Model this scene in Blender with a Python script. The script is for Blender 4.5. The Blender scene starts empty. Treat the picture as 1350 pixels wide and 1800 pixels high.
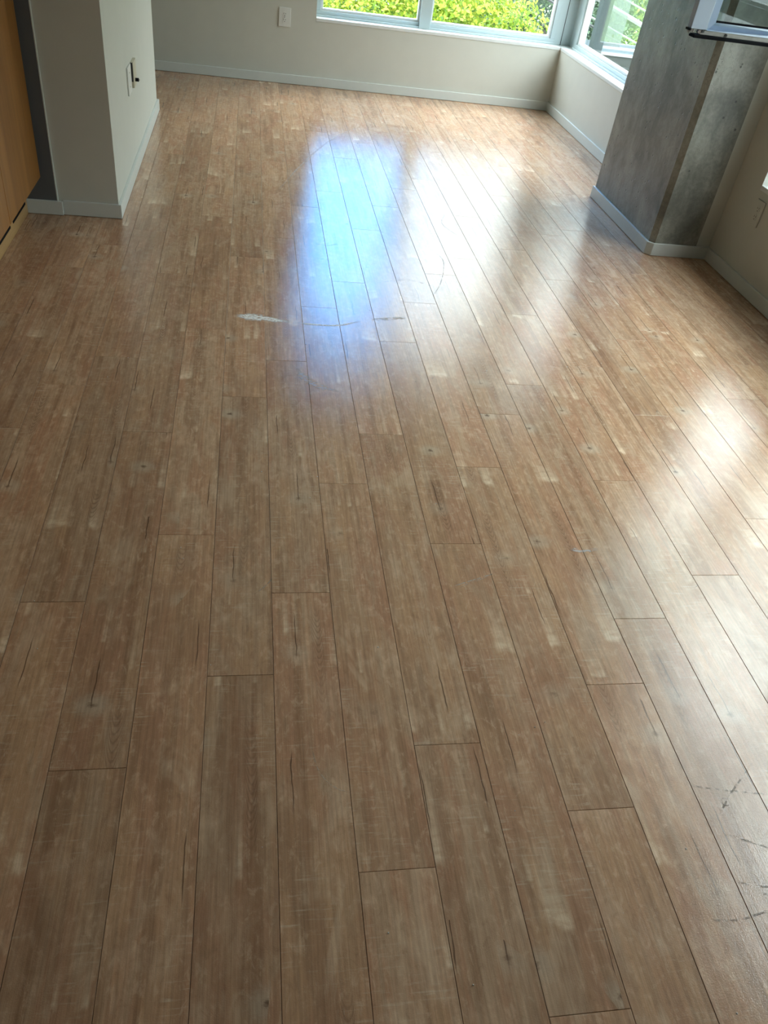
import bpy, bmesh, math, random
import numpy as np
from mathutils import Matrix, Vector
random.seed(7)
RNG = np.random.default_rng(11)
S = bpy.context.scene
COL = S.collection

# ------------------------------------------------------------------ camera
H = 1.46
yaw, pitch, roll, FPX = 0.227291107, 0.691140616, 0.1567469, 1375.397
ca, sa, cp, sp = math.cos(yaw), math.sin(yaw), math.cos(pitch), math.sin(pitch)
fwd = Vector((sa*cp, ca*cp, -sp)); r0 = Vector((ca, -sa, 0)); u0 = r0.cross(fwd)
right = math.cos(roll)*r0 + math.sin(roll)*u0
up = -math.sin(roll)*r0 + math.cos(roll)*u0
cam = bpy.data.cameras.new('camera'); camo = bpy.data.objects.new('camera', cam); COL.objects.link(camo)
cam.sensor_fit = 'VERTICAL'; cam.sensor_height = 24.0; cam.sensor_width = 18.0
cam.lens = FPX/1800*24.0; cam.clip_start = 0.02; cam.clip_end = 500
camo.matrix_world = Matrix(((right.x, up.x, -fwd.x, 0), (right.y, up.y, -fwd.y, 0), (right.z, up.z, -fwd.z, H), (0, 0, 0, 1)))
S.camera = camo

# ------------------------------------------------------------------ view + world
S.view_settings.view_transform = 'Standard'; S.view_settings.look = 'None'
S.view_settings.gamma = 1.0; S.view_settings.use_curve_mapping = False
S.view_settings.exposure = 0.75
SKY = 12.0
SUN = 1.3

class G:
    """tiny node-graph helper"""
    def __init__(s, tree): s.t = tree; s.n = tree.nodes; s.l = tree.links
    def new(s, typ, **kw):
        n = s.n.new(typ)
        for k, v in kw.items(): setattr(n, k, v)
        return n
    def put(s, sock, v):
        if v is None: return
        if isinstance(v, bpy.types.NodeSocket): s.l.new(v, sock)
        else:
            if isinstance(v, (tuple, list)) and len(v) == 3 and sock.type == 'RGBA': v = (*v, 1)
            sock.default_value = v
    def m(s, op, a, b=None, c=None, clamp=False):
        n = s.new('ShaderNodeMath', operation=op, use_clamp=clamp)
        for i, v in enumerate((a, b, c)):
            if v is not None: s.put(n.inputs[i], v)
        return n.outputs[0]
    def vm(s, op, a, b=None):
        n = s.new('ShaderNodeVectorMath', operation=op)
        s.put(n.inputs[0], a)
        if b is not None: s.put(n.inputs[1], b)
        return n.outputs['Value'] if op in ('LENGTH', 'DOT_PRODUCT', 'DISTANCE') else n.outputs['Vector']
    def mix(s, f, a, b, mode='MIX'):
        n = s.new('ShaderNodeMix', data_type='RGBA', blend_type=mode)
        s.put(n.inputs[0], f); s.put(n.inputs[6], a); s.put(n.inputs[7], b)
        return n.outputs[2]
    def sm(s, x, lo, hi, a=0.0, b=1.0):
        n = s.new('ShaderNodeMapRange', interpolation_type='SMOOTHSTEP')
        s.put(n.inputs[0], x); n.inputs[1].default_value = lo; n.inputs[2].default_value = hi
        n.inputs[3].default_value = a; n.inputs[4].default_value = b
        return n.outputs[0]
    def noise(s, v, scale=1.0, detail=2.0, rough=0.5, dist=0.0):
        n = s.new('ShaderNodeTexNoise'); s.put(n.inputs['Vector'], v)
        n.inputs['Scale'].default_value = scale; n.inputs['Detail'].default_value = detail
        n.inputs['Roughness'].default_value = rough; n.inputs['Distortion'].default_value = dist
        return n.outputs[0]
    def xyz(s, v):
        n = s.new('ShaderNodeSeparateXYZ'); s.put(n.inputs[0], v); return n.outputs
    def comb(s, x, y, z):
        n = s.new('ShaderNodeCombineXYZ')
        for i, v in enumerate((x, y, z)): s.put(n.inputs[i], v)
        return n.outputs[0]
    def bump(s, h, strength, dist=0.01):
        n = s.new('ShaderNodeBump'); s.put(n.inputs['Height'], h)
        n.inputs['Strength'].default_value = strength; n.inputs['Distance'].default_value = dist
        return n.outputs[0]

w = bpy.data.worlds.new('sky'); S.world = w; w.use_nodes = True
w.node_tree.nodes.clear(); g = G(w.node_tree)
d = g.vm('NORMALIZE', g.new('ShaderNodeTexCoord').outputs['Generated'])
dx, dy, dz = g.xyz(d)
blue = g.mix(g.sm(dz, 0.0, 0.55), (0.14, 0.49, 1.0), (0.08, 0.32, 0.80))
cn = g.noise(d, 3.0, 5.0, 0.55)
side = g.m('SUBTRACT', dx, g.m('MULTIPLY', dy, 0.165))           # cloud bank to the east, clear to the north-west
cm = g.sm(g.m('ADD', side, g.m('MULTIPLY', g.m('SUBTRACT', cn, 0.5), 0.10)), -0.02, 0.055)
west = g.m('SUBTRACT', g.m('MULTIPLY', dx, -1.0), g.m('MULTIPLY', dy, 0.22))         # unseen western cloud added to keep blue light off the walls
cm = g.m('MAXIMUM', cm, g.sm(g.m('ADD', west, g.m('MULTIPLY', g.m('SUBTRACT', cn, 0.5), 0.5)), -0.05, 0.25))
cloud = g.mix(g.noise(d, 5.0, 4.0), (0.34, 0.40, 0.45), (0.56, 0.60, 0.62))
def dim(c, x):
    return g.mix(1.0, c, g.comb(x, x, x), 'MULTIPLY')
blue = dim(blue, g.sm(dz, 0.12, 0.60, 0.36, 1.35))                    # low sky dimmed, high sky lifted, to even out the floor reflections
cloud = dim(cloud, g.sm(dz, 0.15, 0.85, 0.33, 1.85))
skyc = g.mix(cm, blue, cloud)
bg = g.new('ShaderNodeBackground'); g.put(bg.inputs[0], skyc); bg.inputs[1].default_value = SKY
g.l.new(bg.outputs[0], g.new('ShaderNodeOutputWorld').inputs[0])

sun = bpy.data.lights.new('sun', 'SUN'); sun.energy = SUN; sun.angle = 0.0093; sun.color = (1.0, 0.94, 0.82)
suno = bpy.data.objects.new('sun', sun); COL.objects.link(suno)
suno.rotation_euler = Vector((0.5, 0.62, -0.68)).to_track_quat('-Z', 'Y').to_euler(); suno.location = (-6, -8, 12)

def portal(name, loc, sx, sy, direction):
    L = bpy.data.lights.new(name, 'AREA'); L.shape = 'RECTANGLE'; L.size = sx; L.size_y = sy
    L.cycles.is_portal = True
    o = bpy.data.objects.new(name, L); COL.objects.link(o); o.location = loc
    o.rotation_euler = Vector(direction).to_track_quat('-Z', 'Y').to_euler()
portal('daylight_portal_far', (1.5, 7.24, 1.41), 2.3, 1.95, (0, -1, 0))
portal('daylight_portal_corner', (2.72, 5.95, 1.41), 2.4, 1.95, (-1, 0, 0))
portal('daylight_portal_right', (2.72, 2.25, 1.41), 2.9, 1.95, (-1, 0, 0))

# ------------------------------------------------------------------ materials
def material(name):
    m = bpy.data.materials.new(name); m.use_nodes = True; m.node_tree.nodes.clear()
    g = G(m.node_tree); p = g.new('ShaderNodeBsdfPrincipled'); o = g.new('ShaderNodeOutputMaterial')
    g.l.new(p.outputs[0], o.inputs[0]); return m, g, p, o

def paint(name, col, rough=0.5, var=0.04, bumpy=0.06, scale=9.0, spec=0.5):
    m, g, p, _ = material(name); pos = g.new('ShaderNodeNewGeometry').outputs['Position']
    n = g.noise(pos, scale, 3.0)
    c = g.mix(n, tuple(x*(1-var) for x in col), tuple(min(1, x*(1+var)) for x in col))
    g.put(p.inputs['Base Color'], c); p.inputs['Roughness'].default_value = rough
    p.inputs['Specular IOR Level'].default_value = spec
    if bumpy: g.put(p.inputs['Normal'], g.bump(g.noise(pos, 260.0, 2.0), bumpy, 0.002))
    return m

M_WALL = paint('white_wall_paint', (0.53, 0.53, 0.475), 0.55)
M_CEIL = paint('bare_concrete_ceiling', (0.46, 0.45, 0.42), 0.8, 0.15)
M_TRIM = paint('white_trim_paint', (0.58, 0.60, 0.57), 0.35, 0.03, 0.03, 30)
M_DARK = paint('charcoal_wall_paint', (0.105, 0.108, 0.112), 0.6)
M_BACK = paint('warm_brown_wall_paint', (0.22, 0.16, 0.11), 0.6)  # dark tone given to the unseen back wall to cut bounce light
M_SILL = paint('gloss_white_sill', (0.66, 0.68, 0.67), 0.3, 0.02, 0.0)
M_FRAME = paint('pale_window_aluminium', (0.47, 0.56, 0.575), 0.35, 0.03, 0.0)
M_SASH = paint('white_sash_coating', (0.50, 0.585, 0.71), 0.3, 0.03, 0.0)
M_PLATE = paint('white_plastic', (0.66, 0.66, 0.63), 0.35, 0.02, 0.0)
M_IVORY = paint('ivory_plastic', (0.52, 0.48, 0.36), 0.4, 0.04, 0.0)
M_BLACK = paint('black_rubber', (0.008, 0.008, 0.010), 0.85, 0.1, 0.0, 9.0, 0.1)
M_SLOT = paint('dark_slot', (0.03, 0.03, 0.028), 0.6, 0.1, 0.0)
M_METAL = paint('beige_hardware_metal', (0.42, 0.39, 0.35), 0.4, 0.25, 0.0, 60)
M_BRASS = paint('dull_roller_metal', (0.30, 0.24, 0.20), 0.4, 0.2, 0.0, 60)
M_SUB = paint('dark_underlay', (0.05, 0.035, 0.025), 0.8)
M_GROUND = paint('grass_ground', (0.10, 0.14, 0.05), 0.9, 0.4, 0.0, 0.4)
M_BARK = paint('bark', (0.09, 0.065, 0.045), 0.9, 0.4, 0.3, 6)
M_CABLE = paint('pale_cable_sheath', (0.30, 0.31, 0.30), 0.5, 0.03, 0.0)
M_DCABLE = paint('black_cable_sheath', (0.03, 0.03, 0.03), 0.6, 0.1, 0.0)

def glass(name, tint, ior=1.5):
    m, g, p, o = material(name); g.n.remove(p)
    tr = g.new('ShaderNodeBsdfTransparent'); tr.inputs[0].default_value = (*tint, 1)
    gl = g.new('ShaderNodeBsdfGlossy'); gl.inputs['Roughness'].default_value = 0.0
    fr = g.new('ShaderNodeFresnel'); bf = g.new('ShaderNodeNewGeometry').outputs['Backfacing']
    g.put(fr.inputs[0], g.m('ADD', ior, g.m('MULTIPLY', bf, 1.0/ior-ior)))     # leaving the pane: same reflectance as entering it
    mx = g.new('ShaderNodeMixShader'); g.put(mx.inputs[0], fr.outputs[0])
    g.l.new(tr.outputs[0], mx.inputs[1]); g.l.new(gl.outputs[0], mx.inputs[2]); g.l.new(mx.outputs[0], o.inputs[0])
    return m
M_GLASS = glass('clear_window_glass', (0.945, 0.965, 0.945))
M_SGLASS = glass('green_tint_sash_glass', (0.80, 0.88, 0.87), 1.7)

def wood_cabinet(name, a, b, axis=2):
    m, g, p, _ = material(name)
    tc = g.new('ShaderNodeTexCoord').outputs['Object']; rnd = g.new('ShaderNodeObjectInfo').outputs['Random']
    P = g.vm('ADD', tc, g.comb(g.m('MULTIPLY', rnd, 31.0), g.m('MULTIPLY', rnd, 17.0), g.m('MULTIPLY', rnd, 9.0)))
    sc = [14.0, 14.0, 14.0]; sc[axis] = 1.1
    n1 = g.noise(g.vm('MULTIPLY', P, tuple(sc)), 1.0, 4.0, 0.6, 0.3)
    n2 = g.noise(g.vm('MULTIPLY', P, tuple(x*9 for x in sc)), 1.0, 3.0)
    f = g.m('ADD', g.m('MULTIPLY', n1, 0.8), g.m('MULTIPLY', n2, 0.25))
    g.put(p.inputs['Base Color'], g.mix(g.sm(f, 0.32, 0.75), a, b))
    p.inputs['Roughness'].default_value = 0.42
    g.put(p.inputs['Normal'], g.bump(n2, 0.05, 0.002))
    return m
M_CAB = wood_cabinet('honey_maple_veneer', (0.20, 0.08, 0.013), (0.32, 0.14, 0.030))
M_PLINTH = wood_cabinet('pale_maple_plinth', (0.33, 0.19, 0.07), (0.46, 0.29, 0.13), 1)

def concrete():
    m, g, p, _ = material('cast_concrete')
    pos = g.new('ShaderNodeNewGeometry').outputs['Position']
    big = g.noise(pos, 3.2, 5.0, 0.6, 0.4)
    drip = g.noise(g.vm('MULTIPLY', pos, (15, 15, 6.0)), 1.0, 5.0, 0.65, 0.5)
    fine = g.noise(pos, 60.0, 4.0, 0.6)
    f = g.m('ADD', g.m('ADD', g.m('MULTIPLY', big, 0.68), g.m('MULTIPLY', drip, 0.34)), g.m('MULTIPLY', fine, 0.2))
    c = g.mix(g.sm(f, 0.45, 0.82), (0.115, 0.112, 0.092), (0.335, 0.325, 0.275))
    v = g.new('ShaderNodeTexVoronoi'); g.put(v.inputs['Vector'], pos); v.inputs['Scale'].default_value = 26.0
    pick = g.m('GREATER_THAN', g.xyz(v.outputs['Color'])[0], 0.60)
    hole = g.m('MULTIPLY', pick, g.sm(g.m('ADD', v.outputs['Distance'], g.m('MULTIPLY', g.xyz(v.outputs['Color'])[1], 0.12)), 0.12, 0.21, 1.0, 0.0))
    c = g.mix(g.m('MULTIPLY', hole, 0.75), c, (0.05, 0.05, 0.048))
    crk = g.noise(g.vm('MULTIPLY', pos, (9, 9, 6)), 1.0, 5.0, 0.65, 1.4)
    line = g.m('MULTIPLY', g.sm(g.m('ABSOLUTE', g.m('SUBTRACT', crk, 0.5)), 0.0, 0.010, 1.0, 0.0), g.sm(big, 0.50, 0.62))
    c = g.mix(g.m('MULTIPLY', line, 0.7), c, (0.09, 0.09, 0.085))
    g.put(p.inputs['Base Color'], c)
    g.put(p.inputs['Roughness'], g.sm(fine, 0.2, 0.8, 0.33, 0.55))
    hgt = g.m('SUBTRACT', g.m('ADD', g.m('MULTIPLY', fine, 0.35), g.m('MULTIPLY', big, 0.8)), g.m('MULTIPLY', hole, 1.2))
    g.put(p.inputs['Normal'], g.bump(hgt, 0.35, 0.006))
    return m
M_CONC = concrete()

PW, PL, X0 = 0.1491, 1.18, 0.066          # plank width, length, one seam
def plank_material():
    m, g, p, _ = material('vinyl_maple_plank')
    tc = g.new('ShaderNodeTexCoord').outputs['Object']
    info = g.new('ShaderNodeObjectInfo'); rnd = info.outputs['Random']
    wpos = g.new('ShaderNodeNewGeometry').outputs['Position']
    r2 = g.m('FRACT', g.m('MULTIPLY', rnd, 17.37)); r3 = g.m('FRACT', g.m('MULTIPLY', rnd, 53.11))
    P = g.vm('ADD', tc, g.comb(g.m('MULTIPLY', rnd, 37.0), g.m('MULTIPLY', r2, 91.0), 0.0))
    px, py, _z = g.xyz(tc)
    sx, sy, _z = g.xyz(P)
    def nz(kx, ky, det=2.0, rough=0.5, dist=0.0): return g.noise(g.vm('MULTIPLY', P, (kx, ky, 1)), 1.0, det, rough, dist)
    blotch = nz(9, 1.8, 3.0, 0.55, 0.6); blotch2 = nz(16, 3.4, 3.0, 0.6, 0.8); cloudy = nz(11, 7.0, 4.0, 0.62, 0.4)
    strip = nz(30, 0.9, 1.0)
    tan, red, grey, dark = (0.420, 0.262, 0.160), (0.370, 0.205, 0.128), (0.410, 0.275, 0.182), (0.285, 0.165, 0.098)
    c = g.mix(g.m('MULTIPLY', g.sm(blotch, 0.38, 0.62), 0.85), tan, red)
    c = g.mix(g.sm(g.m('ADD', blotch2, g.m('MULTIPLY', g.m('SUBTRACT', r3, 0.5), 0.14)), 0.44, 0.64), c, grey)
    c = g.mix(g.m('MULTIPLY', g.sm(g.m('ADD', strip, g.m('MULTIPLY', g.m('SUBTRACT', blotch2, 0.5), 0.5)), 0.52, 0.68), 0.7), c, dark)
    c = g.mix(g.m('MULTIPLY', g.sm(cloudy, 0.50, 0.72), 0.5), c, (0.52, 0.37, 0.26))
    mot = nz(55, 30, 5.0, 0.7, 0.5); c = g.mix(g.m('MULTIPLY', g.sm(mot, 0.50, 0.68), 0.45), c, (0.58, 0.42, 0.30)); c = g.mix(g.m('MULTIPLY', g.sm(mot, 0.30, 0.48, 1.0, 0.0), 0.42), c, (0.25, 0.14, 0.085))
    # straight fine grain
    gr = nz(170, 4.5, 4.0, 0.6); gr2 = nz(520, 16, 2.0)
    gm = g.m('ADD', g.sm(gr, 0.28, 0.72, 0.86, 1.12), g.sm(gr2, 0.3, 0.7, -0.05, 0.05))
    # cross figure: short pale dashes running across the plank
    fig = g.m('MULTIPLY', g.sm(nz(14, 150, 3.0, 0.6), 0.54, 0.72), g.sm(nz(7, 3.0, 2.0), 0.46, 0.62))
    c = g.mix(g.m('MULTIPLY', fig, 0.6), c, (0.52, 0.42, 0.32))
    # pale flames with a crisp near edge that fade along the board
    def flame(period, off, kx, thr, amp):
        ph = g.m('ADD', g.m('ADD', g.m('MULTIPLY', sy, period), off), g.m('MULTIPLY', nz(15, 3.0, 2.0), 0.16))
        t = g.m('FRACT', ph); cell = g.m('FLOOR', ph)
        edge = g.m('MULTIPLY', g.sm(t, 0.0, 0.035), g.m('POWER', g.m('SUBTRACT', 1.0, t), 8.0))
        wob = g.noise(g.comb(g.m('MULTIPLY', sx, kx), g.m('MULTIPLY', cell, 7.3), 0.0), 1.0, 2.0, 0.6)
        tex = g.sm(nz(35, 60, 3.0, 0.6), 0.30, 0.62, 0.45, 1.0)
        return g.m('MULTIPLY', g.m('MULTIPLY', g.m('MULTIPLY', edge, tex), g.sm(wob, thr, thr + 0.10)), amp)
    fl = g.m('MAXIMUM', flame(1.55, 0.1, 15, 0.53, 0.95), flame(3.3, 0.63, 24, 0.60, 0.8))
    c = g.mix(g.m('MULTIPLY', g.sm(nz(5.5, 1.3, 4.0, 0.6, 1.2), 0.53, 0.70), 0.5), c, (0.27, 0.152, 0.092))
    c = g.mix(g.m('MULTIPLY', g.sm(nz(6.5, 1.9, 4.0, 0.65, 1.5), 0.54, 0.70), 0.5), c, (0.54, 0.40, 0.285))
    c = g.mix(fl, c, (0.72, 0.58, 0.43))
    # nested arches (cathedral grain) inside a narrow band
    ax = g.m('SUBTRACT', px, g.m('MULTIPLY', g.m('SUBTRACT', r2, 0.5), 0.09))
    arch = g.m('ADD', g.m('MULTIPLY', sy, 52.0), g.m('ADD', g.m('MULTIPLY', g.m('MULTIPLY', ax, ax), -11000.0), g.m('MULTIPLY', nz(30, 5.0, 2.0), 2.6)))
    rings = g.m('POWER', g.m('ADD', g.m('MULTIPLY', g.m('SINE', g.m('MULTIPLY', arch, 6.28)), 0.5), 0.5), 3.0)
    am = g.m('MULTIPLY', g.sm(g.m('ABSOLUTE', ax), 0.008, 0.019, 1.0, 0.0), g.sm(nz(2, 2.6, 1.0), 0.55, 0.66))
    c = g.mix(g.m('MULTIPLY', g.m('MULTIPLY', rings, am), 0.42), c, (0.135, 0.078, 0.048))
    c = g.mix(g.m('MULTIPLY', am, 0.22), c, (0.24, 0.14, 0.09))
    # knots with pale halo, and dark checks along the grain
    v = g.new('ShaderNodeTexVoronoi'); g.put(v.inputs['Vector'], g.vm('MULTIPLY', P, (6.5, 2.1, 1.0))); v.inputs['Scale'].default_value = 1.0
    dv = g.vm('SUBTRACT', g.vm('MULTIPLY', P, (6.5, 2.1, 0.0)), g.vm('MULTIPLY', v.outputs['Position'], (1, 1, 0)))
    kx, ky, _z = g.xyz(g.vm('MULTIPLY', dv, (1/6.5, 1/2.1, 1)))
    wig = g.m('MULTIPLY', g.m('SUBTRACT', nz(75, 130, 4.0, 0.7), 0.5), 0.030)
    kd = g.m('ADD', g.m('SQRT', g.m('ADD', g.m('MULTIPLY', kx, kx), g.m('MULTIPLY', g.m('MULTIPLY', ky, ky), 1.6))), wig)
    pc = g.xyz(v.outputs['Color'])
    isk = g.m('MULTIPLY', g.m('GREATER_THAN', pc[0], 0.68), g.sm(pc[2], 0.0, 1.0, 0.35, 1.0))
    c = g.mix(g.m('MULTIPLY', isk, g.m('MULTIPLY', g.sm(kd, 0.012, 0.055, 1.0, 0.0), 0.55)), c, (0.48, 0.40, 0.31))
    c = g.mix(g.m('MULTIPLY', isk, g.m('MULTIPLY', g.sm(kd, 0.0, 0.013, 1.0, 0.0), 0.85)), c, (0.10, 0.055, 0.032))
    cx_ = g.m('ABSOLUTE', g.m('ADD', kx, g.m('MULTIPLY', g.m('SUBTRACT', nz(25, 14, 2.0), 0.5), 0.012)))
    chk = g.m('MULTIPLY', g.m('MULTIPLY', g.sm(cx_, 0.0004, 0.0021, 1.0, 0.0), g.sm(g.m('ABSOLUTE', g.m('SUBTRACT', ky, 0.06)), 0.04, 0.085, 1.0, 0.0)), g.m('GREATER_THAN', pc[1], 0.45))
    c = g.mix(g.m('MULTIPLY', chk, 0.8), c, (0.08, 0.045, 0.03))
    # apply grain and a per-board tone
    tone = g.m('MULTIPLY', gm, g.sm(rnd, 0.0, 1.0, 0.90, 1.07))
    c = g.mix(1.0, c, g.comb(g.m('MULTIPLY', tone, 1.10), g.m('MULTIPLY', tone, 1.04), g.m('MULTIPLY', tone, 0.97)), 'MULTIPLY')
    # worn pale haze of fine scratches (real wear on the whole traffic lane)
    wx, wy, _z = g.xyz(wpos)
    scr = g.m('MAXIMUM', g.sm(g.noise(g.vm('MULTIPLY', wpos, (300, 60, 1)), 1.0, 2.0), 0.66, 0.76), g.sm(g.noise(g.vm('MULTIPLY', wpos, (70, 260, 1)), 1.0, 2.0), 0.67, 0.77))
    wear = g.m('MULTIPLY', scr, g.sm(g.noise(wpos, 2.6, 3.0), 0.42, 0.66))
    c = g.mix(g.m('MULTIPLY', wear, 0.35), c, (0.50, 0.42, 0.34))
    # joint edge: dark, or filled with pale dust in the old centre lane
    ed = g.m('SUBTRACT', PW/2, g.m('ABSOLUTE', px))
    jl = g.sm(ed, 0.0008, 0.0015, 1.0, 0.0)
    dusty = g.m('MULTIPLY', g.m('MULTIPLY', g.sm(wx, -0.25, -0.12), g.sm(wx, 0.24, 0.30, 1.0, 0.0)), g.m('MULTIPLY', g.sm(wy, 2.35, 2.8), g.sm(wy, 4.4, 5.2, 1.0, 0.0)))
    c = g.mix(g.m('MULTIPLY', jl, 0.35), c, g.mix(dusty, (0.10, 0.06, 0.04), (0.62, 0.55, 0.44)))
    g.put(p.inputs['Base Color'], c)
    rr = g.m('ADD', g.sm(cloudy, 0.3, 0.7, 0.115, 0.17), g.m('MULTIPLY', wear, 0.16))
    g.put(p.inputs['Roughness'], rr)
    rr = g.m('ADD', rr, g.m('MULTIPLY', jl, 0.7))
    g.put(p.inputs['Roughness'], rr)
    g.put(p.inputs['Specular IOR Level'], g.m('SUBTRACT', 0.56, g.m('MULTIPLY', jl, 0.4)))
    hh = g.m('ADD', g.m('MULTIPLY', gr, 0.5), g.m('ADD', g.m('MULTIPLY', g.noise(wpos, 420.0, 2.0), 0.8), g.m('MULTIPLY', g.noise(wpos, 7.0, 2.0), 2.0)))
    g.put(p.inputs['Normal'], g.bump(hh, 0.10, 0.004))
    return m
M_PLANK = plank_material()

def leaf_material(name, c0, c1, c2):
    m, g, p, o = material(name)
    r = g.new('ShaderNodeNewGeometry').outputs['Random Per Island']
    pos = g.new('ShaderNodeNewGeometry').outputs['Position']
    rr = g.m('ADD', g.m('MULTIPLY', r, 0.65), g.m('MULTIPLY', g.sm(g.noise(pos, 2.2, 3.0), 0.35, 0.65), 0.4))
    c = g.mix(g.sm(rr, 0.05, 0.5), c0, c1); c = g.mix(g.sm(rr, 0.45, 0.95), c, c2)
    g.put(p.inputs['Base Color'], c); p.inputs['Roughness'].default_value = 0.6
    p.inputs['Specular IOR Level'].default_value = 0.2
    tl = g.new('ShaderNodeBsdfTranslucent'); g.put(tl.inputs[0], c)
    mx = g.new('ShaderNodeMixShader'); mx.inputs[0].default_value = 0.3
    g.l.new(p.outputs[0], mx.inputs[1]); g.l.new(tl.outputs[0], mx.inputs[2]); g.l.new(mx.outputs[0], o.inputs[0])
    return m
M_LEAFY = leaf_material('yellow_green_leaves', (0.05, 0.11, 0.010), (0.18, 0.265, 0.018), (0.38, 0.385, 0.045))
M_LEAFG = leaf_material('olive_green_leaves', (0.035, 0.07, 0.015), (0.10, 0.155, 0.025), (0.24, 0.28, 0.055))
M_LEAFD = leaf_material('blue_green_leaves', (0.02, 0.045, 0.022), (0.055, 0.10, 0.048), (0.12, 0.18, 0.09))

def smear_material(name, col, thr, sc, op=1.0):
    m, g, p, o = material(name)
    pos = g.new('ShaderNodeNewGeometry').outputs['Position']
    tr = g.new('ShaderNodeBsdfTransparent'); mx = g.new('ShaderNodeMixShader')
    uv = g.new('ShaderNodeTexCoord').outputs['UV']; u, v, _z = g.xyz(uv)
    edge = g.m('MULTIPLY', g.sm(g.m('ABSOLUTE', g.m('SUBTRACT', v, 0.5)), 0.15, 0.5, 1.0, 0.0), g.sm(g.m('ABSOLUTE', g.m('SUBTRACT', u, 0.5)), 0.25, 0.5, 1.0, 0.0))
    n = g.noise(g.vm('MULTIPLY', pos, sc), 1.0, 3.0, 0.6)
    g.put(mx.inputs[0], g.m('MULTIPLY', g.m('MULTIPLY', g.sm(n, thr, thr + 0.16), edge), op))
    p.inputs['Base Color'].default_value = (*col, 1); p.inputs['Roughness'].default_value = 0.6
    g.l.new(tr.outputs[0], mx.inputs[1]); g.l.new(p.outputs[0], mx.inputs[2]); g.l.new(mx.outputs[0], o.inputs[0])
    return m
M_SMEAR = smear_material('chalky_white_residue', (0.80, 0.77, 0.72), 0.36, (60, 160, 1))
M_SCRATCH = smear_material('pale_scratch', (0.60, 0.50, 0.40), 0.40, (90, 90, 1), 0.5)
M_DMARK = smear_material('dark_heel_mark', (0.12, 0.10, 0.08), 0.40, (60, 60, 1), 0.45)

# ------------------------------------------------------------------ mesh helpers
def link(name, me, mat, parent=None, kind=None, loc=None):
    if mat is not None: me.materials.append(mat)
    o = bpy.data.objects.new(name, me); COL.objects.link(o)
    if parent is not None: o.parent = parent
    if loc is not None: o.location = loc
    if kind: o['kind'] = kind
    return o
class B:
    """collects solids in one bmesh, in world coordinates"""
    def __init__(s): s.bm = bmesh.new()
    def box(s, x0, x1, y0, y1, z0, z1, bev=0.0, seg=2):
        t = bmesh.new(); bmesh.ops.create_cube(t, size=1.0)
        bmesh.ops.scale(t, vec=(x1-x0, y1-y0, z1-z0), verts=t.verts)
        bmesh.ops.translate(t, vec=((x0+x1)/2, (y0+y1)/2, (z0+z1)/2), verts=t.verts)
        if bev: bmesh.ops.bevel(t, geom=list(t.edges), offset=bev, segments=seg, profile=0.5, affect='EDGES')
        s._add(t); return s
    def prism(s, pts, z0, z1, bev=0.0):
        """polygon in XY extruded in Z"""
        t = bmesh.new(); vs = [t.verts.new((x, y, z0)) for x, y in pts]
        f = t.faces.new(vs); r = bmesh.ops.extrude_face_region(t, geom=[f])
        bmesh.ops.translate(t, vec=(0, 0, z1-z0), verts=[e for e in r['geom'] if isinstance(e, bmesh.types.BMVert)])
        bmesh.ops.recalc_face_normals(t, faces=t.faces)
        if bev: bmesh.ops.bevel(t, geom=list(t.edges), offset=bev, segments=2, profile=0.5, affect='EDGES')
        s._add(t); return s
    def solid(s, front, back):
        """two matching loops of 3-D points joined into a closed solid"""
        t = bmesh.new(); a = [t.verts.new(p) for p in front]; b = [t.verts.new(p) for p in back]
        n = len(a); t.faces.new(a); t.faces.new(list(reversed(b)))
        for i in range(n): t.faces.new((a[i], b[i], b[(i+1) % n], a[(i+1) % n]))
        bmesh.ops.recalc_face_normals(t, faces=t.faces); s._add(t); return s
    def cyl(s, c, axis, r, L, n=16, r2=None):
        t = bmesh.new(); bmesh.ops.create_cone(t, cap_ends=True, segments=n, radius1=r, radius2=r if r2 is None else r2, depth=L)
        q = Vector((0, 0, 1)).rotation_difference(Vector(axis)).to_matrix().to_4x4()
        bmesh.ops.transform(t, matrix=Matrix.Translation(c) @ q, verts=t.verts); s._add(t); return s
    def _add(s, t):
        me = bpy.data.meshes.new('t'); t.to_mesh(me); t.free(); s.bm.from_mesh(me); bpy.data.meshes.remove(me)
    def build(s, name, mat, parent=None, kind=None, origin=None):
        off = Vector((0, 0, 0))
        if parent is not None: off = wloc(parent)
        if origin is not None:
            bmesh.ops.translate(s.bm, vec=-Vector(origin), verts=s.bm.verts); loc = Vector(origin)-off
        elif parent is not None:
            bmesh.ops.translate(s.bm, vec=-off, verts=s.bm.verts); loc = None
        else: loc = None
        me = bpy.data.meshes.new(name); s.bm.to_mesh(me); s.bm.free()
        return link(name, me, mat, parent, kind, loc)
def wloc(o):
    v = Vector(o.location)
    while o.parent is not None: o = o.parent; v += Vector(o.location)
    return v
def thing(name, loc, label, cat, group=None):
    o = bpy.data.objects.new(name, None); COL.objects.link(o); o.location = loc; o.empty_display_size = 0.1
    tag(o, label, cat, group); return o
def tag(o, label, cat, group=None):
    o['label'] = label; o['category'] = cat
    if group: o['group'] = group

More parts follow.
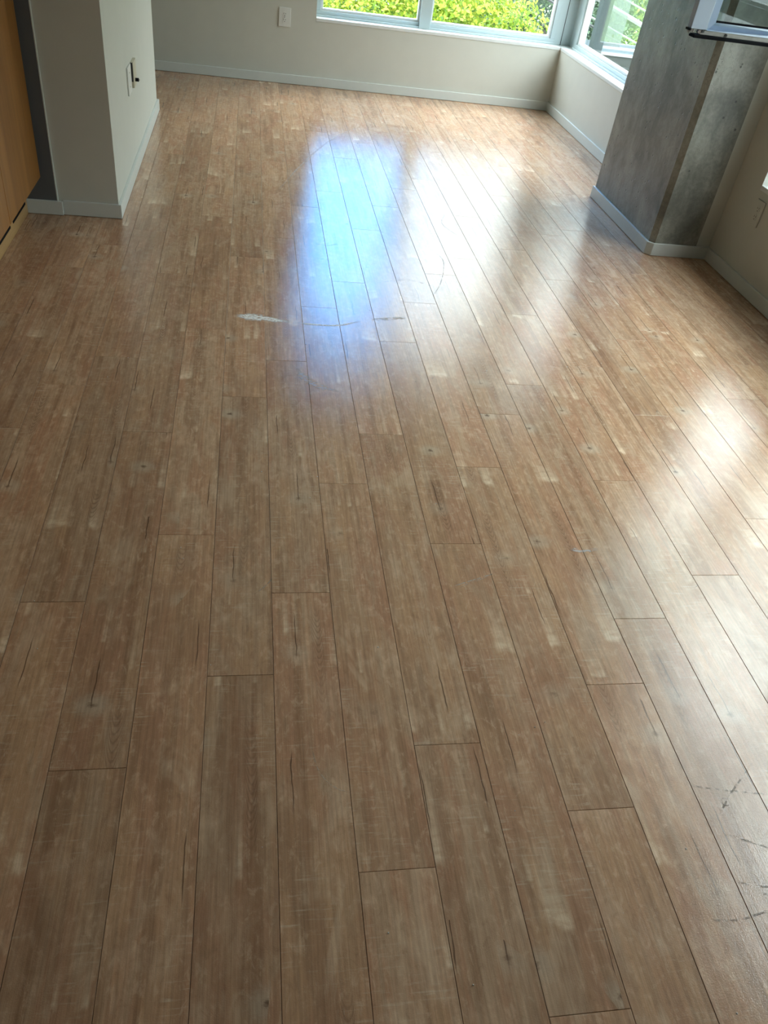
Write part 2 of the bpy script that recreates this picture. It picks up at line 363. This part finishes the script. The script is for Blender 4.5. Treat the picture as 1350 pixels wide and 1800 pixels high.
# ------------------------------------------------------------------ room shell
XL, XR, YB, YF, ZC = -1.65, 2.452, -2.5, 6.954, 2.5
ZS, ZH = 0.467, 2.35                   # sill and head of every window
WT = 0.22
far = B()
far.box(XL-WT, 0.487, YF, YF+WT, -0.02, ZC)
far.box(0.487, XR+WT, YF, YF+WT, -0.02, ZS-0.022)
far.box(0.487, XR+WT, YF, YF+WT, ZH, ZC)
far.build('wall_far', M_WALL, kind='structure')
rw = B()
rw.box(XR, XR+WT, 4.78, YF, -0.02, ZS-0.022); rw.box(XR, XR+WT, 4.78, YF, ZH, ZC)
rw.box(XR, XR+WT, 3.65, 4.78, -0.02, ZC)
rw.box(XR, XR+WT, 0.85, 3.65, -0.02, ZS-0.022); rw.box(XR, XR+WT, 0.85, 3.65, ZH, ZC)
rw.box(XR, XR+WT, YB-WT, 0.85, -0.02, ZC)
rw.box(2.374, XR, 3.884, 4.77, -0.02, ZC)          # drywall return beside the column
rw.build('wall_right', M_WALL, kind='structure')
B().box(XL-WT, XL, YB-WT, YF, -0.02, ZC).build('wall_left', M_WALL, kind='structure')
B().box(XL, XR, YB-WT, YB, -0.02, ZC).build('wall_back', M_BACK, kind='structure')
B().box(XL-WT, XR+WT, YB-WT, YF+WT, ZC, ZC+0.2).build('ceiling', M_CEIL, kind='structure')
B().box(-0.885, -0.606, 3.861, 5.81, 0, ZC).box(XL, -0.885, 3.90, 5.81, 0, ZC).build('wall_partition', M_WALL, kind='structure')
B().box(XL, -0.8785, 3.852, 3.90, 0, ZC).build('wall_kitchen', M_DARK, kind='structure')
B().box(-0.8785, -0.873, 3.852, 3.8615, 0.06, ZC, 0.001).build('trim_corner', M_TRIM, kind='structure')

BH, BT = 0.066, 0.014
def board(name, pts_outer, pts_inner, h=BH):
    return B().prism(pts_outer + list(reversed(pts_inner)), 0.0015, h, 0.0022).build(name, M_TRIM, kind='structure')
board('baseboard_far', [(XL, YF-BT), (XR-BT, YF-BT)], [(XL, YF), (XR-BT, YF)])
board('baseboard_right_corner', [(XR-BT, YF), (XR-BT, 4.776)], [(XR, YF), (XR, 4.776)])
board('baseboard_right', [(XR-BT, 3.8695), (XR-BT, YB)], [(XR, 3.8695), (XR, YB)])
board('baseboard_column', [(2.095, 4.788), (2.095, 3.897), (2.124, 3.8695), (XR, 3.8695)],
      [(2.109, 4.788), (2.109, 3.902), (2.130, 3.8835), (XR, 3.8835)])
board('baseboard_partition', [(-0.852, 3.847), (-0.592, 3.847), (-0.592, 5.826), (-0.9, 5.826)],
      [(-0.852, 3.861), (-0.606, 3.861), (-0.606, 5.81), (-0.9, 5.81)])
B().box(-1.012, -0.853, 3.838, 3.852, 0.0015, 0.064, 0.002).build('baseboard_kitchen', M_TRIM, kind='structure')

# ------------------------------------------------------------------ floor of individual planks
sub = B().box(XL, XR, YB, YF, -0.03, -0.0105).build('floor', M_SUB, kind='structure')
OFF = {-5: 2.355, -4: 1.373, -3: 0.915, -2: 1.616, -1: 1.139, 0: 1.397, 1: 0.671, 2: 0.938, 3: 0.404, 4: 0.768,
       5: 1.084, 6: 1.293, 7: 0.71, 8: 1.454, 9: 1.109, 10: 1.705, 11: 0.62, 12: 1.25, 13: 0.35, 14: 0.9, 15: 1.5}
full_mesh = {}
def plank_mesh(wx, ly):
    key = (round(wx, 4), round(ly, 4))
    if key in full_mesh: return full_mesh[key]
    b = B().box(-wx/2+0.0003, wx/2-0.0003, -ly/2+0.0003, ly/2-0.0003, -0.010, 0.0)
    bm = b.bm
    tops = [e for e in bm.edges if all(v.co.z > -0.001 for v in e.verts)]
    bmesh.ops.bevel(bm, geom=tops, offset=0.0007, segments=1, profile=0.5, affect='EDGES')
    me = bpy.data.meshes.new('plank'); bm.to_mesh(me); bm.free(); me.materials.append(M_PLANK)
    full_mesh[key] = me; return me
k = math.floor((XL-X0)/PW)
while X0+k*PW < XR:
    xa, xb = max(XL, X0+k*PW), min(XR, X0+(k+1)*PW)
    if xb-xa > 0.01:
        o0 = OFF.get(k, (k*0.437) % PL)
        y = o0 - PL*math.ceil((o0-YB)/PL)
        while y < YF:
            ya, yb = max(YB, y), min(YF, y+PL)
            if yb-ya > 0.02:
                o = bpy.data.objects.new('plank', plank_mesh(xb-xa, yb-ya)); COL.objects.link(o)
                o.location = ((xa+xb)/2, (ya+yb)/2, random.uniform(-0.0003, 0.0)); o.parent = sub
            y += PL
    k += 1

def ribbon(name, pts, wid, mat, z=0.0006):
    n = len(pts); vs = []; fs = []; uv = []
    for i, (x, y) in enumerate(pts):
        a = Vector(pts[max(0, i-1)]); b = Vector(pts[min(n-1, i+1)]); t = (b-a).normalized(); nn = Vector((-t.y, t.x))
        wv = wid[i] if isinstance(wid, (list, tuple)) else wid
        for s_ in (-1, 1): vs.append((x+nn.x*wv/2*s_, y+nn.y*wv/2*s_, z)); uv.append((i/(n-1), 0.5+0.5*s_))
    for i in range(n-1): fs.append((2*i, 2*i+2, 2*i+3, 2*i+1))
    me = bpy.data.meshes.new(name); me.from_pydata(vs, [], fs); ul = me.uv_layers.new()
    for poly in me.polygons:
        for li in poly.loop_indices: ul.data[li].uv = uv[me.loops[li].vertex_index]
    return link(name, me, mat, sub)
def arc(pts, n=8):
    out = []
    for i in range(len(pts)-1):
        p0 = Vector(pts[max(0, i-1)]); p1 = Vector(pts[i]); p2 = Vector(pts[i+1]); p3 = Vector(pts[min(len(pts)-1, i+2)])
        for j in range(n):
            t = j/n
            out.append(tuple(0.5*((2*p1)+(p2-p0)*t+(2*p0-5*p1+4*p2-p3)*t*t+(3*p1-p0-3*p2+p3)*t**3)))
    out.append(tuple(pts[-1])); return out
ribbon('paint_smear', arc([(-0.055, 2.918), (-0.01, 2.912), (0.05, 2.908), (0.11, 2.895), (0.18, 2.884)]), [0.045]*8+[0.075]*9+[0.05]*8+[0.03]*8, M_SMEAR)
ribbon('paint_smear', arc([(0.18, 2.884), (0.27, 2.875), (0.36, 2.880), (0.46, 2.93)]), 0.014, M_SMEAR)
ribbon('scratch_mark', arc([(0.126, 4.33), (0.266, 4.796), (0.429, 5.266), (0.608, 5.666), (0.79, 5.908)]), 0.016, M_SCRATCH)
ribbon('scratch_mark', arc([(0.142, 0.949), (0.15, 0.90), (0.165, 0.868), (0.192, 0.843), (0.214, 0.838)]), 0.0028, M_SCRATCH)
ribbon('scratch_mark', arc([(0.545, 1.415), (0.61, 1.44), (0.68, 1.466)]), 0.006, M_SCRATCH)
ribbon('scratch_mark', arc([(0.56, 1.408), (0.60, 1.43), (0.66, 1.452)]), 0.003, M_SCRATCH)
ribbon('scratch_mark', arc([(0.02, 1.39), (0.05, 1.42), (0.07, 1.45)]), 0.004, M_SCRATCH)
M_SOFT = smear_material('faint_residue', (0.62, 0.58, 0.55), 0.40, (50, 120, 1), 0.45)
ribbon('paint_smear', arc([(0.175, 2.54), (0.20, 2.46), (0.26, 2.40), (0.34, 2.37)]), [0.02]*6+[0.05]*12+[0.02]*7, M_SOFT)
ribbon('paint_smear', arc([(0.925, 1.57), (0.945, 1.555), (0.965, 1.552), (1.02, 1.565)]), [0.03]*8+[0.018]*17, M_SOFT)
ribbon('heel_mark', arc([(0.50, 2.94), (0.56, 2.955), (0.66, 2.98)]), 0.03, smear_material('tan_scuff', (0.46, 0.38, 0.28), 0.40, (40, 60, 1), 0.6))
ring = [(1.022+0.0085*math.cos(a*math.pi/10), 0.767+0.0085*math.sin(a*math.pi/10)) for a in range(20)]
ribbon('heel_mark', ring, 0.0035, M_DMARK)
for q in ([(0.94, 0.815), (1.0, 0.80), (1.09, 0.785), (1.16, 0.772)], [(0.99, 0.735), (1.05, 0.79), (1.14, 0.86)], [(0.98, 0.70), (1.08, 0.655), (1.15, 0.60)],
          [(0.87, 0.535), (0.93, 0.53), (1.02, 0.545)], [(0.96, 0.60), (1.03, 0.585), (1.10, 0.59)], [(1.0, 0.575), (1.06, 0.56), (1.1, 0.53)],
          [(0.78, 3.15), (0.87, 3.35), (0.93, 3.60), (0.90, 3.72)], [(0.55, 3.3), (0.72, 3.36), (0.83, 3.30)], [(1.1, 3.9), (1.02, 4.1), (1.06, 4.25)],
          [(0.30, 3.72), (0.37, 3.70), (0.44, 3.74)], [(0.31, 2.873), (0.35, 2.868)]):
    ribbon('heel_mark', arc(q), 0.006, M_DMARK)
grit = B()
for i in range(46):
    gx, gy = random.uniform(-0.5, 1.6), random.uniform(0.25, 3.2); r = random.uniform(0.0008, 0.0017)
    grit.cyl((gx, gy, r*0.7+0.0004), (random.uniform(-.3, .3), random.uniform(-.3, .3), 1), r, r*1.4, 6, r*0.6)
go = grit.build('floor_grit', M_PLATE, sub, 'stuff')

# ------------------------------------------------------------------ windows
def window(n, axis, wall, ua, ub, mull, transoms=(), skip=(), label=None):
    """axis 'y': in the far wall, u = x; axis 'x': in the right wall, u = y. dd = depth beyond the wall face"""
    def bx(b, u0_, u1_, d0, d1, z0, z1, bev=0.002):
        if axis == 'y': b.box(u0_, u1_, wall+d0, wall+d1, z0, z1, bev)
        else: b.box(wall+d0, wall+d1, u0_, u1_, z0, z1, bev)
    D0, D1 = 0.095, 0.165
    fr = B(); fw = 0.038
    bx(fr, ua, ub, D0, D1, ZS, ZS+fw); bx(fr, ua, ub, D0, D1, ZH-fw, ZH)
    bx(fr, ua, ua+fw, D0, D1, ZS+fw, ZH-fw); bx(fr, ub-fw, ub, D0, D1, ZS+fw, ZH-fw)
    bx(fr, ua+0.004, ub-0.004, D0-0.012, D0, ZS+0.0005, ZS+0.014)      # lower stop lip
    root = fr.build('window_%d' % n, M_FRAME, kind='structure')
    us = [ua+fw] + [x for m_ in mull for x in (m_-0.043, m_+0.043)] + [ub-fw]
    for m_ in mull:
        b = B(); bx(b, m_-0.043, m_+0.043, D0-0.02, D1, ZS, ZH-fw); b.build('mullion', M_FRAME, root)
    zs = [ZS+fw] + [x for t in transoms for x in (t-0.03, t+0.03)] + [ZH-fw]
    for t in transoms:
        b = B(); bx(b, ua+fw, ub-fw, D0-0.005, D1, t-0.03, t+0.03); b.build('transom', M_FRAME, root)
    for i in range(0, len(us), 2):
        for j in range(0, len(zs), 2):
            if (i//2, j//2) in skip: continue
            a0, a1, c0, c1 = us[i], us[i+1], zs[j], zs[j+1]; bw = 0.016
            b = B()
            bx(b, a0, a1, D0+0.012, D1-0.012, c0, c0+bw); bx(b, a0, a1, D0+0.012, D1-0.012, c1-bw, c1)
            bx(b, a0, a0+bw, D0+0.012, D1-0.012, c0+bw, c1-bw); bx(b, a1-bw, a1, D0+0.012, D1-0.012, c0+bw, c1-bw)
            b.build('glazing_bead', M_SILL, root)
            b = B(); bx(b, a0+bw*0.5, a1-bw*0.5, D0+0.036, D0+0.042, c0+bw*0.5, c1-bw*0.5, 0.0)
            b.build('pane', M_GLASS, root)
    return root
w1 = window(1, 'y', YF, 0.487, 2.415, [1.338])
w2 = window(2, 'x', XR, 4.78, 6.93, [5.2])
w3 = window(3, 'x', XR, 0.85, 3.65, [2.93, 1.86], [1.075], skip=[(1, 1)])
# sills and the corner post
B().box(0.487, XR+0.006, YF-0.003, YF+WT, ZS-0.022, ZS, 0.002).build('sill', M_SILL, w1)
B().box(XR-0.003, XR+WT, 4.78, YF+WT, ZS-0.022, ZS, 0.002).build('sill', M_SILL, w2)
B().box(XR-0.003, XR+WT, 0.85, 3.65, ZS-0.022, ZS, 0.002).build('sill', M_SILL, w3)
B().prism([(2.415, 7.052), (2.553, 7.052), (2.553, 6.93), (2.62, 6.93), (2.62, 7.119), (2.415, 7.119)], ZS, ZH, 0.002).build('corner_post', M_FRAME, w2)
# pale gaskets beside the post
B().box(2.470, 2.474, 7.049, 7.054, ZS, ZH).build('post_joint', M_SLOT, w2)

# opened sash of the middle upper light, swung 90 degrees into the room
YS = 2.90
xs0, xs1, zb, zt = 1.456, 2.53, 1.145, 2.30
def bevelled_frame():
    b = B(); f = 0.058; q = 0.030; yf, yb = YS, YS+0.030
    # stiles and rails as flat bars, then the inner bevel running down to the glass
    b.box(xs0, xs0+f, yf, yb, zb, zt, 0.0015); b.box(xs1-f, xs1, yf, yb, zb, zt, 0.0015)
    b.box(xs0+f, xs1-f, yf, yb, zt-f, zt, 0.0015)
    gx0, gx1, gz0, gz1 = xs0+f, xs1-f, zb-0.001, zt-f
    def bev(a, c, a2, c2):
        b.solid([(a[0], yf+0.0015, a[1]), (c[0], yf+0.0015, c[1]), (c2[0], yf+0.012, c2[1]), (a2[0], yf+0.012, a2[1])],
                [(a[0], yb-0.002, a[1]), (c[0], yb-0.002, c[1]), (c2[0], yb-0.010, c2[1]), (a2[0], yb-0.010, a2[1])])
    hq = 0.024
    bev((gx0, gz0), (gx1, gz0), (gx1-q, gz0+hq), (gx0+q, gz0+hq))
    bev((gx1, gz0), (gx1, gz1), (gx1-q, gz1-q), (gx1-q, gz0+hq))
    bev((gx1, gz1), (gx0, gz1), (gx0+q, gz1-q), (gx1-q, gz1-q))
    bev((gx0, gz1), (gx0, gz0), (gx0+q, gz0+hq), (gx0+q, gz1-q))
    return b, (gx0+q, gx1-q, gz0+hq, gz1-q)
bfr, (ga, gb, gc, gd) = bevelled_frame()
sash = bfr.build('open_sash', M_SASH, w3, origin=(xs0, YS, zb)); sash['label'] = 'white window sash swung open into the room, blue-white frame'
B().box(ga-0.008, gb+0.008, YS+0.018, YS+0.024, gc-0.008, gd+0.008).build('sash_pane', M_SGLASS, sash)
B().box(ga, gb, YS+0.0150, YS+0.0175, gc, gc+0.006).build('glass_seal', M_BLACK, sash)
B().box(xs0+0.040, xs1, YS+0.004, YS+0.028, 1.1305, 1.1437, 0.001).build('hardware_track', M_METAL, sash)
B().box(xs0+0.014, xs1, YS-0.010, YS+0.030, 1.1205, 1.1305, 0.0015).build('rubber_gasket', M_BLACK, sash)
b = B()
for i, xx in enumerate((1.458, 1.464, 1.470)): b.box(xx, xx+0.0028, YS+0.004, YS+0.027, 1.1305+0.002*i, 1.1448)
b.build('roller_fin', M_METAL, sash)
B().box(1.450, 1.457, YS-0.001, YS+0.026, 1.139, 1.1455).build('corner_cap', M_BLACK, sash)
B().cyl((1.490, YS+0.006, 1.1385), (0, 1, 0), 0.0055, 0.012, 12).build('roller', M_BRASS, sash)
B().box(1.500, 1.508, YS+0.001, YS+0.01, 1.137, 1.1448).build('latch_pin', M_SLOT, sash)
B().cyl((1.590, YS+0.003, 1.137), (0, 1, 0), 0.0045, 0.006, 10).build('track_screw', M_SLOT, sash)

# ------------------------------------------------------------------ concrete column
colp = B().prism([(2.109, 4.776), (2.109, 3.912), (2.134, 3.8836), (2.3738, 3.8836), (2.3738, 4.776)], 0.0, ZC-0.002)
bm = colp.bm
bmesh.ops.subdivide_edges(bm, edges=[e for e in bm.edges if abs(e.verts[0].co.z-e.verts[1].co.z) > 1], cuts=10)
colo = colp.build('concrete_column', M_CONC)
tag(colo, 'bare grey concrete column with a chamfered corner beside the right window', 'column')

# ------------------------------------------------------------------ cabinet
cab = thing('tall_cabinet', (-1.25, 3.0, 0), 'honey-brown wooden tall cabinet at the left edge beside the dark wall', 'cabinet')
B().box(-1.60, -0.952, -0.81, 3.832, 0.155, 2.32, 0.001).build('body', M_CAB, cab)  # run extended out of view for its brown bounce light
B().box(-1.60, -1.009, -0.81, 3.836, 0.001, 0.155, 0.001).build('plinth', M_PLINTH, cab)
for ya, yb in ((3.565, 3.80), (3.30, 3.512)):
    B().box(-1.0092, -1.0065, ya, yb, 0.0545, 0.0645).build('toe_shadow', M_BLACK, cab)  # dark strip stands in for the shadow line under the doors
for ya in (-0.808, -0.228, 0.352, 0.932, 1.512, 2.092, 2.672, 3.252):
    b = B().box(-0.9515, -0.930, ya+0.0015, ya+0.5775, 0.172, 2.318, 0.0015)
    b.build('door', M_CAB, cab, origin=(-0.94, ya+0.29, 1.2))

# ------------------------------------------------------------------ wall plates
def duplex(name, c, axis, mat, label, slotmat, group=None, hh=0.118, ww=0.074):
    """axis 'y' faces -Y, axis 'x' faces -X; c = point on the wall"""
    t = thing(name, c, label, 'outlet', group)
    def P(u, z, d):                       # u along the wall, d out of the wall
        return (c[0]+u, c[1]-d, c[2]+z) if axis == 'y' else (c[0]-d, c[1]+u, c[2]+z)
    def bx(b, u0_, u1_, z0, z1, d0, d1, bev=0.0):
        a = P(u0_, z0, d0); e = P(u1_, z1, d1)
        b.box(min(a[0], e[0]), max(a[0], e[0]), min(a[1], e[1]), max(a[1], e[1]), min(a[2], e[2]), max(a[2], e[2]), bev)
    b = B(); bx(b, -ww/2, ww/2, -hh/2, hh/2, 0.0, 0.0075, 0.002); b.build('cover_plate', mat, t)
    out = (0, -1, 0) if axis == 'y' else (-1, 0, 0)
    for zc in (0.0195, -0.0195):
        b = B(); b.cyl(P(0, zc, 0.0078), out, 0.0165, 0.003, 20)
        s_ = b.build('socket', mat, t)
        for u, dz, wu, hz in ((-0.0065, 0.004, 0.0032, 0.009), (0.0065, 0.004, 0.0032, 0.008), (0.0, -0.0085, 0.0055, 0.0055)):
            b = B(); bx(b, u-wu/2, u+wu/2, zc+dz-hz/2, zc+dz+hz/2, 0.0085, 0.0097); b.build('slot', slotmat, s_)
    b = B(); b.cyl(P(0, 0, 0.0078), out, 0.003, 0.002, 10); b.build('screw', slotmat if slotmat is M_SLOT else mat, t)
    return t
duplex('wall_outlet', (0.249, YF, 0.449), 'y', M_PLATE, 'white duplex wall outlet under the left of the far window', M_SLOT, None, 0.124, 0.088)
duplex('wall_outlet', (XR, 3.592, 0.352), 'x', M_WALL, 'painted-over duplex wall outlet on the right wall beside the column', paint('grimy_slot', (0.16, 0.14, 0.11), 0.6, 0.1, 0.0))
wp = thing('wall_plate', (-0.606, 4.545, 0.448), 'white blank cover plate on the white partition, nearer of the two plates', 'wall plate')
B().box(-0.606, -0.5985, 4.478, 4.600, 0.386, 0.512, 0.002).build('cover', M_PLATE, wp)
for z in (0.417, 0.481): B().cyl((-0.598, 4.540, z), (1, 0, 0), 0.0032, 0.002, 10).build('screw', M_METAL, wp)
jp = thing('cable_jack_plate', (-0.606, 4.695, 0.448), 'ivory cable jack plate with a black connector stub on the white partition', 'wall plate')
B().box(-0.606, -0.592, 4.640, 4.752, 0.389, 0.508, 0.002).build('cover', M_IVORY, jp)
B().box(-0.6055, -0.5945, 4.632, 4.6395, 0.420, 0.506).build('side_gap', M_SLOT, jp)
jk = B().cyl((-0.584, 4.695, 0.418), (1, 0, 0), 0.0085, 0.018, 14).build('connector', M_BLACK, jp)
B().cyl((-0.573, 4.695, 0.418), (1, 0, 0), 0.0028, 0.006, 8).build('connector_pin', M_METAL, jk)

# ------------------------------------------------------------------ outdoors
GZ = -8.0
B().box(-90, 120, YF+3, 190, GZ-0.5, GZ).build('ground', M_GROUND, kind='structure')
def tree(name, c, rad, n, size, mat, label, group=None, seed=0, squash=0.9):
    rg = np.random.default_rng(100+seed)
    t = thing(name, (c[0], c[1], GZ), label, 'tree', group)
    # crown: many overlapping rounded boughs
    nb = 60
    dirs = rg.normal(size=(nb, 3)); dirs /= np.linalg.norm(dirs, axis=1)[:, None]; dirs[:, 2] *= squash
    cen = np.array(c)+dirs*rad*rg.uniform(0.55, 0.82, (nb, 1)); br = rad*rg.uniform(0.24, 0.40, nb)
    bi = rg.integers(0, nb, n)
    nd = rg.normal(size=(n, 3)); nd /= np.linalg.norm(nd, axis=1)[:, None]
    pos = cen[bi]+nd*(br[bi]*rg.uniform(0.80, 1.05, n))[:, None]
    keep = ((pos-cen[:, None, :][rg.integers(0, nb, 1)])**2).sum(-1)[0] > -1
    nrm = nd+rg.normal(scale=0.55, size=(n, 3)); nrm /= np.linalg.norm(nrm, axis=1)[:, None]
    a = np.cross(nrm, rg.normal(size=(n, 3))); a /= np.linalg.norm(a, axis=1)[:, None]; bb = np.cross(nrm, a)
    s1 = (size*rg.uniform(0.6, 1.25, n))[:, None]; s2 = s1*0.62
    v = np.stack([pos-a*s1/2, pos+bb*s2/2+nrm*s1*0.06, pos+a*s1/2, pos-bb*s2/2+nrm*s1*0.06], 1).reshape(-1, 3)-np.array([c[0], c[1], GZ])
    me = bpy.data.meshes.new('foliage'); me.vertices.add(4*n); me.vertices.foreach_set('co', v.astype(np.float32).ravel())
    me.loops.add(4*n); me.loops.foreach_set('vertex_index', np.arange(4*n, dtype=np.int32))
    me.polygons.add(n); me.polygons.foreach_set('loop_start', np.arange(0, 4*n, 4, dtype=np.int32)); me.update(calc_edges=True)
    link('foliage', me, mat, t, 'stuff')
    b = B(); hgt = c[2]-GZ
    b.cyl((c[0], c[1], GZ+hgt*0.5), (0, 0, 1), 0.30, hgt, 10, 0.16)
    for i in range(7):
        dv = Vector(dirs[i]*rad*0.75); dv.z = abs(dv.z)*0.6; st = Vector((c[0], c[1], c[2]-rad*0.5))
        b.cyl(st+dv*0.5, dv.normalized(), 0.09, dv.length, 7, 0.03)
    b.build('trunk', M_BARK, t)
    return t
tree('leafy_tree', (3.0, 14.9, -2.6), 3.2, 120000, 0.078, M_LEAFY, 'broad bright yellow-green tree filling both panes of the far window', None, 1)
tree('leafy_tree', (-3.9, 16.5, -2.6), 2.9, 26000, 0.12, M_LEAFY, 'smaller yellow-green tree outside to the left of the far window', None, 3)
tree('dark_tree', (7.1, 21.6, -1.2), 2.7, 26000, 0.12, M_LEAFD, 'dark blue-green tree behind the yellow one by the window corner', None, 4)
tree('olive_tree', (9.5, 16.2, -0.9), 2.45, 50000, 0.09, M_LEAFG, 'olive-green tree seen through the corner window beside the column', None, 5)
tree('olive_tree', (15.2, 30.5, 5.5), 5.6, 34000, 0.22, M_LEAFG, 'tall olive-green tree furthest back through the corner window', None, 6)
tree('dark_tree', (0.8, 27.0, -2.6), 4.4, 22000, 0.19, M_LEAFD, 'dark green tree far behind the broad yellow-green tree', None, 7)
tree('olive_tree', (10.6, 8.3, 0.6), 3.6, 34000, 0.15, M_LEAFG, 'tall olive-green tree outside the right window, nearer the corner', None, 8)
tree('olive_tree', (11.2, -0.6, 0.4), 3.6, 30000, 0.16, M_LEAFG, 'tall olive-green tree outside the right window, away from the corner', None, 9)

# neighbouring balcony just beyond the corner
M_BGREY = paint('grey_balcony_coating', (0.035, 0.045, 0.043), 0.8, 0.06, 0.1, 3, 0.15)
bal = thing('balcony', (4.3, 9.6, 0.0), 'grey neighbouring balcony with white rails outside the corner window', 'balcony')
B().box(3.48, 5.2, 8.98, 10.6, -0.40, 0.06, 0.004).build('floor_slab', M_BGREY, bal)
B().box(3.487, 3.60, 8.95, 9.06, 0.06, 4.2, 0.004).build('corner_post', M_BGREY, bal)
M_VEIL = smear_material('veil_panel', (0.13, 0.16, 0.15), 0.30, (5, 5, 5)); g = G(M_VEIL.node_tree)
for n_ in list(g.n):
    if n_.type == 'MIX_SHADER':
        for l_ in list(n_.inputs[0].links): g.l.remove(l_)
        n_.inputs[0].default_value = 0.5
B().box(3.60, 3.80, 8.998, 9.006, 0.235, 2.6).build('veil_panel', M_VEIL, bal)  # half-clear panel added for the pale reflection veil over the trees
for z in (0.165, 0.222): B().box(3.60, 5.2, 8.985, 9.025, z-0.011, z+0.011, 0.003).build('rail', M_CABLE, bal)
B().box(3.61, 5.2, 8.999, 9.011, 0.06, 0.155).build('kick_panel', M_BGREY, bal)

def cable(p0, p1, r, mat, label, sag=0.25):
    b = B(); n = 14; pts = []
    for i in range(n+1):
        t = i/n; q = Vector(p0).lerp(Vector(p1), t); q.z -= sag*4*t*(1-t); pts.append(q)
    for i in range(n): dv = pts[i+1]-pts[i]; b.cyl((pts[i]+pts[i+1])/2, dv.normalized(), r, dv.length*1.02, 6)
    o = b.build('utility_cable', mat); tag(o, label, 'cable', None); return o
def dirp(a, c_, Y): return Vector((a*Y, Y, H+c_*Y))
def span(a0, c0, a1, c1, Y, ext=3.0):
    p, q = dirp(a0, c0, Y), dirp(a1, c1, Y); dv = (q-p); return p-dv*ext, q+dv*ext
cable(*span(0.391, -0.095, 0.443, -0.112, 12.2), 0.034, M_CABLE, 'thick white overhead cable, uppermost of those crossing the corner window', 0.0)
cable(*span(0.415, -0.090, 0.442, -0.098, 12.6), 0.013, M_CABLE, 'thin white overhead cable above the thick one, by the column', 0.0)
cable(*span(0.420, -0.123, 0.442, -0.130, 12.0), 0.012, M_CABLE, 'thin white overhead cable below the thick one, by the column', 0.0)
cable(*span(0.390, -0.121, 0.434, -0.136, 11.6), 0.018, M_DCABLE, 'black overhead cable, lowest of those crossing the corner window', 0.0)
